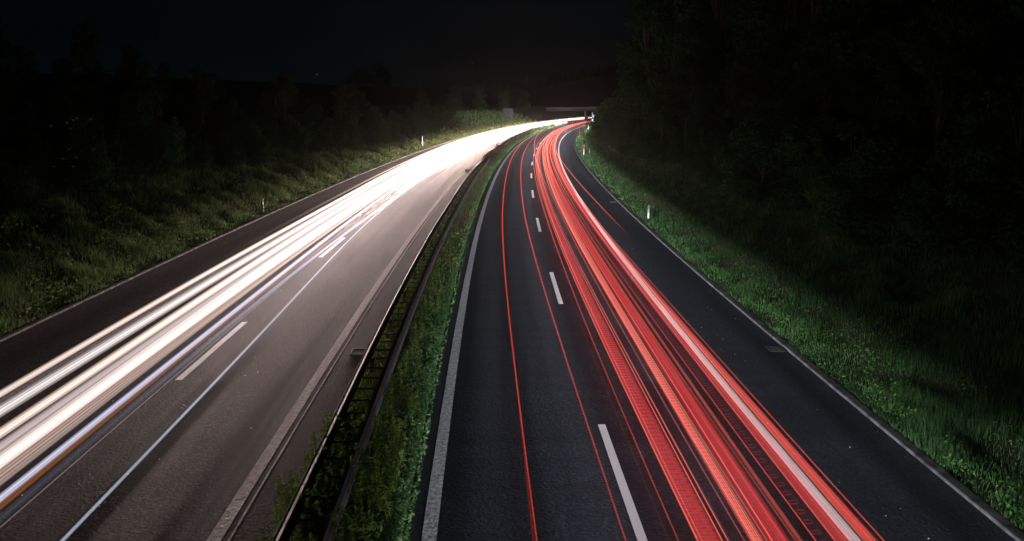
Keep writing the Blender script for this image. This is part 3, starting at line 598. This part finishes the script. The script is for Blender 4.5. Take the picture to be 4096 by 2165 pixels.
# back of the big sign on the left verge, green direction sign on the right
t = empty('road_sign', (0, 0, 0)); place(t, 275, -21.0, z=1.0, rz=math.radians(8)); tag(t, 'big grey back of a road sign on two struts above the left bank', 'sign')
b = MB(); b.box(-1.7, 1.75, -.03, .03, 2.2, 5.1); b.build('panel', M['sign_back'], t)
for x in (-1.1, 1.05):
    b = MB(); b.box(x - .07, x + .07, -.17, -.04, 0, 5.0); b.build('post', M['steel_dark'], t)
t = empty('direction_sign', (0, 0, 0)); place(t, 284, 8.5, z=.05, rz=math.radians(6)); tag(t, 'green direction sign glaring white, half hidden by dark foliage', 'sign')
b = MB(); b.box(-1.75, 2.2, -.03, .03, .75, 4.75); pn = b.build('panel', M['green'], t)
b = MB(); b.box(-1.75, 2.2, -.036, -.031, 4.68, 4.75); b.box(-1.75, 2.2, -.036, -.031, .75, .82); b.box(-1.75, -1.68, -.036, -.031, .82, 4.68); b.build('border', M['white_sign'], pn)
b = MB(); b.box(-1.62, 2.1, -.037, -.031, 1.0, 2.55); b.build('white_field', M['white_sign'], pn)
b = MB(); b.box(-1.4, .2, -.037, -.031, 3.15, 3.45); b.box(-1.5, .7, -.037, -.031, 2.7, 3.0); b.box(.3, 1.5, -.037, -.031, 3.8, 4.2); b.build('white_field', M['white_sign'], pn)
for x in (-.9, 1.3):
    b = MB(); b.tube([(x, .1, 0), (x, .1, 4.7)], .07, 8); b.build('post', M['steel_dark'], t)

# ------------------------------------------------------------------ double guard rail in the median
t = empty('guard_rail', P(8, -5.8, 0)); tag(t, 'double steel guard rail with crossbars running along the median', 'guard rail')
T0 = Vector(t.location)
def rail(name, oc, side, m, zc=.75):
    prof = [(-.005, .155), (.055, .12), (.055, .05), (.0, .0), (.055, -.05), (.055, -.12), (-.005, -.155), (-.02, -.155), (.035, -.115), (.035, -.05), (-.02, .0), (.035, .05), (.035, .115), (-.02, .155)]
    ss = np.concatenate([np.arange(2, 60, 1.0), np.arange(60, 270, 3.)]); V = []; F = []; k = len(prof)
    for s in ss:
        w_ = .02 * math.sin(s / 7.)
        for a, z_ in prof: V.append(tuple(P(s, oc + side * a + w_, zc + z_ + .01 * math.sin(s / 3.1)) - T0))
    for a in range(len(ss) - 1):
        for b in range(k): F.append((a * k + b, a * k + (b + 1) % k, (a + 1) * k + (b + 1) % k, (a + 1) * k + b))
    return mesh_np(name, np.array(V), F, m, t)
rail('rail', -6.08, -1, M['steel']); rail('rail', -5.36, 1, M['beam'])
# top box sections seen from above
def boxrail(oc, hw, z0, z1, m):
    ss = np.concatenate([np.arange(2, 60, 1.0), np.arange(60, 270, 3.)]); prof = [(-hw, z0), (hw, z0), (hw * .9, z0 + .02), (hw * .25, z1), (-hw * .25, z1), (-hw * .9, z0 + .02)]; V = []; F = []
    for s in ss:
        w_ = .02 * math.sin(s / 7.)
        for a, z_ in prof: V.append(tuple(P(s, oc + a + w_, z_ + .01 * math.sin(s / 3.1)) - T0))
    for a in range(len(ss) - 1):
        for b in range(6): F.append((a * 6 + b, a * 6 + (b + 1) % 6, (a + 1) * 6 + (b + 1) % 6, (a + 1) * 6 + b))
    return mesh_np('top_beam', np.array(V), F, m, t)
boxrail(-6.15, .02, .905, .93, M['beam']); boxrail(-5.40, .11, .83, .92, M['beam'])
rest = MB(); nb = 0; s = 5.5; k = 0
while s < 150:
    for (tgt, cond) in ((None, True),):
        w_ = .02 * math.sin(s / 7.); a_ = P(s, -6.04 + w_, .70) - T0; b_ = P(s, -5.49 + w_, .70) - T0
        if nb < 100:
            b = MB(); b.tube([a_, b_], .022, 6); b.build('crossbar', M['steel_dark'], t)
        else: rest.tube([a_, b_], .022, 5)
        nb += 1
    s += .80
o = rest.build('crossbar', M['steel_dark'], t); o['kind'] = 'stuff'
s = 5.5; nposts = 0
while s < 260:
    b = MB(); p = P(s, -5.98, 0) - T0; R = Matrix.Rotation(-HEAD(s), 3, 'Z')
    b.box(-.06, .06, -.05, .05, -.1, .66, R=R, T=p); pp = b.build('post', M['steel_dark'], t)
    if s < 110:
        b = MB(); b.box(-.055, -.02 + .09, -.056, -.051, .14, .30, R=R, T=p); b.build('reflector', M['white'], pp)
    s += 4.0; nposts += 1

# ------------------------------------------------------------------ overbridge at the end of the bend
def find_s(off, px):
    for s in np.arange(250, 600, 1.):
        x, y = P2(s, off); d = y * math.cos(PITCH) + CAM_H * math.sin(PITCH)
        if 2048 + 3210.5 * x / d > px and s > 300: return s
    return 400
sp = find_s(-5.4, 2343); pc = P(sp, -5.4, 0)
t = empty('overbridge', pc, 0.0); tag(t, 'dark concrete road bridge crossing the motorway at the far end', 'bridge')
by = 0.0; k_ = pc.y / 3210.5
zb = CAM_H - (444 - 415.2) * k_; ztop = CAM_H - (434 - 415.2) * k_
xl = (2178 - 2048) * k_ - pc.x
b = MB(); b.box(xl, 60, -4, 4, zb, ztop); b.build('deck', M['concrete'], t)
b = MB(); b.box((2345 - 2048) * k_ - pc.x, 60, -4.15, -3.9, ztop + .003, CAM_H - (427 - 415.2) * k_); b.build('parapet', M['concrete_l'], t)
b = MB(); b.box(xl, (2345 - 2048) * k_ - pc.x - .05, -4.1, -4.02, ztop + .003, ztop + .5); b.build('railing', M['steel_dark'], t)
b = MB(); b.box(-.55, .45, -3.2, 3.2, 0, zb - .003, bev=.3); b.build('pier', M['concrete'], t)

# two obstruction lamps above the hills
for (px, py, Yd, col_, lab) in ((1304, 305, 900, (1.0, .25, .05), 'tiny orange warning lamp on a mast above the left hill'), (1897, 265, 900, (1.0, .03, .03), 'tiny red warning lamp on a mast above the dark woods')):
    k_ = Yd / 3210.5; x = (px - 2048) * k_ * 1.02; z = CAM_H - (py - 415.2) * k_
    t = empty('warning_mast', (x, Yd, ZH(x, Yd) - 1)); tag(t, lab, 'warning lamp'); hgt = z - ZH(x, Yd) + 1
    b = MB(); b.tube([(0, 0, 0), (0, 0, hgt)], [.35, .12], 6); b.build('mast', M['steel_dark'], t)
    me_ = bpy.data.materials.new('warning_lamp'); me_.use_nodes = True; bb = me_.node_tree.nodes['Principled BSDF']; bb.inputs['Emission Color'].default_value = (*col_, 1); bb.inputs['Emission Strength'].default_value = .7
    bb.inputs['Base Color'].default_value = (.3, .02, .02, 1)
    b = MB(); b.tube([(0, 0, hgt), (0, 0, hgt + .3), (0, 0, hgt + .7), (0, 0, hgt + 1)], [.3, .55, .55, .2], 8); b.build('lamp', me_, t)

# ------------------------------------------------------------------ ground vegetation (nobody could count it)
def blades(name, label, s_, o_, h_, wdt, m, bend=.5, extra_z=0.0, dirbias=None):
    n = len(s_); X, Y = P2(s_, o_); Z = ZT(s_, o_) + extra_z
    th = NR.uniform(0, 2 * np.pi, n); bd = h_ * bend * NR.uniform(.3, 1.2, n); wd = wdt * NR.uniform(.6, 1.3, n)
    ux, uy = np.cos(th), np.sin(th)                       # bend direction
    vx, vy = -uy, ux
    base = np.stack([X, Y, Z], -1)
    def pt(f, hh, side, wf): return np.stack([X + ux * bd * f + vx * wd * wf * side, Y + uy * bd * f + vy * wd * wf * side, Z + h_ * hh], -1)
    A = [pt(0, -.02, -1, 1), pt(0, -.02, 1, 1), pt(.35, .62, 1, .7), pt(.35, .62, -1, .7), pt(1, .95, 0.15, .3), pt(1, .95, -0.15, .3)]
    V = np.stack(A, 1).reshape(-1, 3); i = np.arange(n)[:, None] * 6
    F = np.concatenate([i + np.array([[0, 1, 2, 3]]), i + np.array([[3, 2, 4, 5]])], 0)
    tint = np.repeat(NR.uniform(0, 1, n), 6)
    o = mesh_np(name, V, F, m, attrs={'tint': tint}); tag(o, label, kind='stuff'); return o
def scatter(n, s0, s1, o0, o1, power=1.8):
    """denser near the camera"""
    u = NR.uniform(0, 1, n); a = s0 ** (1 - power); b = s1 ** (1 - power)
    return (a + (b - a) * u) ** (1 / (1 - power)), NR.uniform(o0, o1, n)
# left bank
s_, o_ = scatter(120000, 18, 330, -33, -18.98, 1.75)
cl = vnoise(s_ * .7, o_ * .9, 21); k = NR.uniform(0, 1, len(s_)) < (.35 + .9 * cl); s_, o_, cl = s_[k], o_[k], cl[k]
hs = (.16 + .75 * cl ** 2) * (1 + np.clip(s_ - 60, 0, 200) / 160) * NR.uniform(.6, 1.2, len(s_)) * np.clip((-18.9 - o_) / 1.6, .3, 1)
blades('bank_grass', 'rough tufted grass and weeds on the left bank', s_, o_, hs, .014 * np.maximum(1, s_ / 22), M['grass_l'], .6)
# right verge
s_, o_ = scatter(120000, 9, 300, 6.88, 14.5, 1.8); o_ = 6.88 + (o_ - 6.88) ** 1.15 * .75
cl = vnoise(s_ * .8, o_ * 1.1, 31); k = NR.uniform(0, 1, len(s_)) < (.4 + .8 * cl); s_, o_, cl = s_[k], o_[k], cl[k]
hs = (.12 + .52 * cl ** 2.6) * NR.uniform(.6, 1.25, len(s_)) * np.clip((o_ - 6.8) / .9, .35, 1)
blades('verge_grass', 'lush green grass on the right verge', s_, o_, hs, .010 * np.maximum(1, s_ / 22), M['grass_r'], .55)
# median
s_, o_ = scatter(65000, 8, 300, -5.35, -4.28, 1.7)
cl = vnoise(s_ * .6, o_ * 1.5, 41); hs = (.14 + .34 * cl) * NR.uniform(.6, 1.2, len(s_)) * (1 + np.clip(s_ - 60, 0, 140) / 120)
blades('median_grass', 'long green grass filling the median', s_, o_, hs, .010 * np.maximum(1, s_ / 20), M['grass_m'], .5)
s_, o_ = scatter(26000, 8, 260, -6.36, -5.4, 1.7)
hs = .22 * NR.uniform(.4, 1.2, len(s_)) * (1 + np.clip(s_ - 80, 0, 100) / 70)
blades('median_grass', 'yellowish short grass between the two guard rails', s_, o_, hs, .010 * np.maximum(1, s_ / 20), M['weed_m'], .6)

s_, o_ = scatter(1600, 35, 120, -5.3, -4.35, 1.3); blades('dry_weeds', 'scattered dry stalks among the median grass', s_, o_, .45 * NR.uniform(.5, 1.2, len(s_)), .018 + s_ * .0004, M['dry'], .3)
s_, o_ = scatter(26000, 100, 330, -6.3, -4.9, 1.3)
hs = (.5 + .75 * vnoise(s_ * .35, o_ * .2, 45)) * NR.uniform(.5, 1.1, len(s_))
blades('dry_weeds', 'tall brownish dry weeds in the median on the bend', s_, o_, hs, .05 * np.ones(len(s_)), M['dry'], .3)

def leafy(name, label, C, R, m, leaf=.05, flat=.5, asp=1.7, kind='stuff', parent=None):
    """leaf quads at centres C (n,3) with outward-ish normals from R (n,3)"""
    n = len(C); nrm = R + NR.normal(0, flat, (n, 3)); nrm /= np.linalg.norm(nrm, axis=1)[:, None] + 1e-9
    a = np.cross(nrm, NR.normal(0, 1, (n, 3))); a /= np.linalg.norm(a, axis=1)[:, None] + 1e-9; b_ = np.cross(nrm, a)
    L_ = (leaf * NR.uniform(.6, 1.3, n))[:, None]; W_ = L_ / asp
    V = np.stack([C - a * L_, C + b_ * W_ * .8 - a * L_ * .1 + nrm * L_ * .15, C + a * L_, C - b_ * W_ * .8 - a * L_ * .1 + nrm * L_ * .15], 1).reshape(-1, 3)
    F = np.arange(n * 4).reshape(-1, 4)
    o = mesh_np(name, V, F, m, parent, attrs={'tint': np.repeat(NR.uniform(0, 1, n), 4)})
    if label: tag(o, label, kind=kind)
    return o
# leafy ground cover spilling to the right edge of the median near the camera
n = 17000; s_, o_ = scatter(n, 8, 60, -5.3, -4.12, 1.9); o_ = -4.14 - (-4.14 - o_) ** 1.25 * .95
top = .22 + .42 * vnoise(s_ * 1.6, o_ * 2.2, 51); zz = NR.uniform(.25, 1, n) ** .6 * top
X, Y = P2(s_, o_); C = np.stack([X, Y, ZT(s_, o_) + zz], -1)
leafy('ground_cover', 'small leaved green ground cover along the right edge of the median', C, np.tile([0, 0, 1.0], (n, 1)), M['leaf_m'], .046, .6, 2.0)
n = 9000; s_, o_ = scatter(n, 8, 40, 6.95, 9.5, 1.6)
kk = vnoise(s_ * 1.1, o_ * 1.6, 61) > .55; s_, o_ = s_[kk], o_[kk]; X, Y = P2(s_, o_)
C = np.stack([X, Y, ZT(s_, o_) + NR.uniform(.1, .34, len(s_))], -1)
leafy('ground_cover', 'patches of broad leaved weeds in the right verge grass', C, np.tile([0, 0, 1.0], (len(s_), 1)), M['weed_v'], .05, .6)
n = 16000; s_, o_ = scatter(n, 19, 90, -29, -19.3, 1.5)
kk = vnoise(s_ * .8, o_ * .8, 71) > .5; s_, o_ = s_[kk], o_[kk]; X, Y = P2(s_, o_)
C = np.stack([X, Y, ZT(s_, o_) + NR.uniform(.1, .6, len(s_))], -1)
leafy('ground_cover', 'clumps of broad leaved weeds on the left bank', C, np.tile([0, 0, 1.0], (len(s_), 1)), M['grass_l'], .09, .7)
# upright stalks with whorled leaves (tall weeds) near the bottom of the picture
Cs = []; Rs = []; st = MB()
for k in range(760):
    s = rnd.uniform(8.5, 19) if k < 600 else rnd.uniform(19, 42); o_ = rnd.uniform(-6.5, -4.5) if s < 18 else rnd.uniform(-5.2, -4.5)
    h = rnd.uniform(.45, 1.0) * (1 if s < 17 else .7)
    p = P(s, o_, float(ZT(s, o_))); lx = rnd.uniform(-.08, .08); ly = rnd.uniform(-.08, .08)
    st.tube([p, p + Vector((lx, ly, h))], [.006, .003], 4, cap=False)
    nl = int(h * 46)
    for q in range(nl):
        f = .25 + .75 * q / nl; a = q * 2.4; r_ = .045 * (1.25 - f)
        c = p + Vector((lx * f + math.cos(a) * r_, ly * f + math.sin(a) * r_, h * f)); Cs.append(tuple(c)); Rs.append((-math.sin(a) * .2, math.cos(a) * .2, .9))
o = st.build('weed_stalks', M['weed_m']); tag(o, 'stems of the tall weeds crowding the near median', kind='stuff')
leafy('weed_foliage', 'narrow leaves of the tall weeds crowding the near median', np.array(Cs), np.array(Rs), M['weed_m'], .060, .5, 3.4)

# ------------------------------------------------------------------ trees and bushes
def crown_pts(blobs, n, shell=.55):
    Cc = []; Rr = []
    wts = np.array([b_[3] ** 2 for b_ in blobs]); wts = wts / wts.sum()
    for b_, wq in zip(blobs, wts):
        m_ = max(int(n * wq), 8); d = NR.normal(0, 1, (m_, 3)); d /= np.linalg.norm(d, axis=1)[:, None]
        r = b_[3] * (shell + (1 - shell) * NR.uniform(0, 1, m_) ** .5) * NR.uniform(.85, 1.22, m_)
        sq = b_[4] if len(b_) > 4 else .85
        Cc.append(np.array(b_[:3])[None, :] + d * r[:, None] * np.array([1, 1, sq])[None, :]); Rr.append(d)
    Cc = np.concatenate(Cc); Rr = np.concatenate(Rr)
    # thin out by noise so that gaps show
    k = vnoise(Cc[:, 0] * 1.3 + Cc[:, 2], Cc[:, 1] * 1.3 - Cc[:, 2] * 1.7, 5) > .28
    return Cc[k], Rr[k]
def make_tree(name, h, spread, leaves, leaf, m, trunk_r, nb=16, low=.12, flowers=0):
    """a broadleaf tree or, with low near 0, a bush leafy to the ground"""
    t = empty(name, (0, 0, 0)); tr = MB()
    lx, ly = rnd.uniform(-.04, .04) * h, rnd.uniform(-.04, .04) * h
    tr.tube([(0, 0, -.6), (lx * .3, ly * .3, h * .25), (lx * .7, ly * .7, h * .55), (lx, ly, h * .85)], [trunk_r * 1.25, trunk_r, trunk_r * .6, trunk_r * .2], 8)
    blobs = []
    for k in range(nb):
        f = low + (1 - low) * (k + rnd.random()) / nb; env = math.sin(math.pi * min(.97, (f - low) / (1 - low) * .82 + .16)) ** .6
        a = rnd.uniform(0, 6.283); rr = spread * env * rnd.uniform(.25, .78); z = h * f * .93
        c = (lx * f + math.cos(a) * rr, ly * f + math.sin(a) * rr, z); r = spread * rnd.uniform(.28, .45) * (1.05 - .45 * f)
        blobs.append((*c, r, rnd.uniform(.6, .95)))
        z0 = z * rnd.uniform(.45, .7); tr.tube([(lx * z0 / h, ly * z0 / h, z0), (c[0] * .55, c[1] * .55, z * .84), c], [trunk_r * .38, trunk_r * .22, trunk_r * .07], 5, cap=False)
        if rnd.random() < .6:    # sprigs that break the outline
            blobs.append((c[0] * 1.22, c[1] * 1.22, z + r * rnd.uniform(.4, 1.1), r * .35, 1.1))
    tr.build('trunk' if low > .05 else 'stem', M['bark'], t)
    Cc, Rr = crown_pts(blobs, leaves)
    Cc[:, 2] = np.maximum(Cc[:, 2], .05)
    c = leafy('crown', None, Cc, Rr, m, leaf, .6, 1.5, parent=t)
    if flowers:
        for q in range(flowers):
            j = NR.randint(len(Cc)); pz = Cc[j] + Rr[j] * .12
            if pz[1] > 0.2 or pz[2] < h * .25: pz[1] = -abs(pz[1])
            b = MB(); p = Vector(pz); b.tube([p, p + Vector((0, 0, .09)), p + Vector((0, 0, .10)), p + Vector((.01, 0, .135)), p + Vector((0, 0, .15))], [.01, .03, .15, .11, .02], 9)
            b.build('flower_head', M['flower'], t)
    return t
def conifer(name, h, r, m):
    t = empty(name, (0, 0, 0)); tr = MB(); tr.tube([(0, 0, -1), (0, 0, h * .96)], [h * .018, h * .004], 6); tr.build('trunk', M['bark'], t)
    n = 1500; f = NR.uniform(.08, 1, n); tier = .75 + .25 * np.sin(f * h * 2.2); rad = r * (1 - f) * tier * NR.uniform(.2, 1.1, n) + .05; a = NR.uniform(0, 6.283, n)
    C = np.stack([np.cos(a) * rad, np.sin(a) * rad, f * h - rad * .25], -1); R_ = np.stack([np.cos(a), np.sin(a), np.full(n, .8)], -1)
    leafy('crown', None, C, R_, m, .5, .4, 2.4, parent=t); return t

HID = []
def proto(f): HID.append(f); return f
bushA = make_tree('bush', 3.4, 2.0, 9000, .07, M['leaf_b'], .06, 14, .0)
bushB = make_tree('bush', 4.6, 2.3, 11000, .08, M['leaf_a'], .08, 16, .0)
bushC = make_tree('bush', 2.4, 1.7, 7500, .055, M['leaf_c'], .05, 12, .0)
treeA = make_tree('broadleaf_tree', 13, 4.0, 11000, .17, M['leaf_a'], .22, 26, .10)
treeB = make_tree('broadleaf_tree', 17, 4.6, 13000, .19, M['leaf_b'], .28, 30, .12)
treeC = make_tree('broadleaf_tree', 21, 5.2, 15000, .21, M['leaf_a'], .33, 34, .14)
treeD = make_tree('broadleaf_tree', 8.5, 2.7, 12000, .10, M['leaf_c'], .13, 20, .06)
used = set()
def put(pr, s, o_, sc_, label, cat, group, rz=None, zs=1.0):
    if pr.name in used: ob = copy_tree(pr)
    else: ob = pr; used.add(pr.name)
    p = P(s, o_, float(ZT(s, o_)) - .05); ob.location = p; ob.rotation_euler = (0, 0, rnd.uniform(0, 6.283) if rz is None else rz); ob.scale = (sc_, sc_, sc_ * zs)
    tag(ob, label, cat, group); return ob

def row(items, text, cat, group):
    """items sorted from the camera outwards; the label counts along the row"""
    items = sorted(items, key=lambda q: q[1])
    for k, (pr, s, o_, sc_) in enumerate(items):
        put(pr, s, o_, sc_, text % (ORD[k] + (' from the camera' if k else '')), cat, group)
# right side
it = []; s = 11
while s < 150:
    it.append((rnd.choice([bushA, bushB, bushB]), s, 13.0 + rnd.uniform(-.7, .8) - (1.2 if s > 80 else 0), rnd.uniform(.85, 1.25))); s += rnd.uniform(4.2, 6.0) * (1 + s / 220)
row(it, '%s dark bush in the front row of the right slope', 'bush', 'bushes in the front row of the right slope')
it = []; s = 14
while s < 150:
    it.append((rnd.choice([bushB, treeD, treeD]), s, 16.6 + rnd.uniform(-.8, 1.0), rnd.uniform(.9, 1.2))); s += rnd.uniform(5, 7.5) * (1 + s / 200)
row(it, '%s low tree of the second row up the right slope', 'tree', 'low trees of the second row on the right slope')
it = []; s = 16
while s < 140:
    it.append((rnd.choice([treeA, treeB, treeB]), s, 21.5 + rnd.uniform(-1.3, 1.3), rnd.uniform(.85, 1.15))); s += rnd.uniform(6, 9)
row(it, '%s tall leafy tree of the third row up the right slope', 'tree', 'tall trees of the third row on the right slope')
it = []
for s, o_, q in ((26, 28, 1), (36, 29, 1.05), (47, 27.5, 1.0), (58, 28, 1.1), (70, 26, 1.05), (82, 24.5, 1.05), (93, 20.5, 1.05), (103, 17.5, 1.0), (111, 15.2, .95), (119, 18, 1)): it.append((treeC, s, o_, q))
row(it, '%s giant tree of the back row against the sky on the right', 'tree', 'giant trees of the back row on the right')
it = []
for s, o_, q in ((158, 13.2, 1.2), (170, 12.4, 1.0), (184, 12.2, 1.2), (198, 11.8, 1.0), (212, 13.2, 1.2), (226, 12.7, 1.1), (240, 13.6, 1.2), (254, 14.9, 1.2), (266, 14.7, 1.1), (276, 15.1, 1.2), (300, 16.3, 1.4)): it.append((rnd.choice([bushB, bushA]), s, o_, q * 1.15))
row(it, '%s round bush far round the inside of the bend', 'bush', 'bushes far round the inside of the bend')
# left side
elder = make_tree('elder_bush', 4.3, 2.5, 8000, .10, M['leaf_b'], .08, 18, .0, flowers=22)
p = P(47, -27.2, float(ZT(47, -27.2))); elder.location = p; tag(elder, 'rounded elder bush dotted with flat cream flower heads', 'bush')
it = []; s = 24
while s < 200:
    if abs(s - 47) > 3.0: it.append((rnd.choice([bushA, bushC, bushB]), s, -27.6 + rnd.uniform(-1.2, .9) + min(4.0, max(0, s - 60) * .06), rnd.uniform(.85, 1.25)))
    s += rnd.uniform(3.0, 4.6) * (1 + s / 160)
row(it, '%s leafy bush in the front row up the left bank', 'bush', 'bushes in the front row of the left bank')
it = []; s = 30
while s < 230:
    it.append((rnd.choice([treeD, bushB, treeD]), s, -32.5 + rnd.uniform(-1.6, 1.6) + min(5, max(0, s - 60) * .06), rnd.uniform(.75, 1.0))); s += rnd.uniform(5, 7) * (1 + s / 200)
row(it, '%s low tree of the row behind the left bank bushes', 'tree', 'low trees behind the left bank bushes')
it = []
for s, o_, q in ((36, -42, .75), (43, -45, .86), (50, -43, .95), (57, -46, 1.0), (63, -45, .9), (72, -47, .84), (84, -46, .80), (93, -45, .66), (104, -47, .55), (118, -46, .5), (134, -44, .45)): it.append((treeA, s, o_, q))
row(it, '%s dark tree on top of the left bank against the sky', 'tree', 'dark trees on top of the left bank')
# lone trees on the left hill and between field and wood
def put_xy(pr, x, y, sc_, label, cat, group=None, zs=1.):
    if pr.name in used: ob = copy_tree(pr)
    else: ob = pr; used.add(pr.name)
    ob.location = (x, y, ZH(x, y) if y > 430 else 5.6); ob.scale = (sc_, sc_, sc_ * zs); ob.rotation_euler = (0, 0, rnd.uniform(0, 6)); tag(ob, label, cat, group); return ob
for px, sc_, lab in ((1425, 1.45, 'left half of the big twin crowned tree on the far hill'), (1520, 1.65, 'right half of the big twin crowned tree on the far hill'), (1785, 1.0, 'small round lone tree left of the distant wood')):
    y = 640; x = (px - 2048) * y / 3210.5 * .985; ob = put_xy(bushB, x, y, sc_ * 2.4, lab, 'tree'); ob.scale.x *= 1.35; ob.scale.y *= 1.35
cA = conifer('conifer', 16, 4.4, M['needle']); cB = conifer('conifer', 13, 5.2, M['needle'])
it = []
for k in range(92):
    px = 1895 + k * 6.7 + rnd.uniform(-5, 5); y = 700 + rnd.uniform(-30, 40); x = (px - 2048) * y / 3210.5
    q = rnd.uniform(.45, .75) * (.55 + .45 * min(1, k / 20.)) * (1.25 if k in (54, 72) else 1)
    it.append((px, x, y, q))
for k, (px, x, y, q) in enumerate(it):
    put_xy(cA if k % 2 else cB, x, y, q, 'dark conifer of the distant wood on the skyline', 'conifer', 'conifers of the distant wood on the skyline')
# bushes in the dark behind the far left bank
it = []
for k in range(15): it.append((rnd.choice([bushB, bushA, treeD]), 215 + k * 13, -34 - (k % 3) * 4, rnd.uniform(.9, 1.3)))
row(it, '%s of the dim bushes behind the far glare on the left bank', 'bush', 'dim bushes behind the far glare')

# thin night air between the camera and the hills
b = MB(); b.box(-1600, 1600, -80, 1950, -9, 75)
m = bpy.data.materials.new('haze'); m.use_nodes = True; t = m.node_tree; t.nodes.clear()
v = t.nodes.new('ShaderNodeVolumePrincipled'); v.inputs['Density'].default_value = .00007; v.inputs['Color'].default_value = (.95, .95, .95, 1); v.inputs['Anisotropy'].default_value = .82
o = t.nodes.new('ShaderNodeOutputMaterial'); t.links.new(v.outputs[0], o.inputs['Volume'])
ob = b.build('haze', m); ob['kind'] = 'stuff'
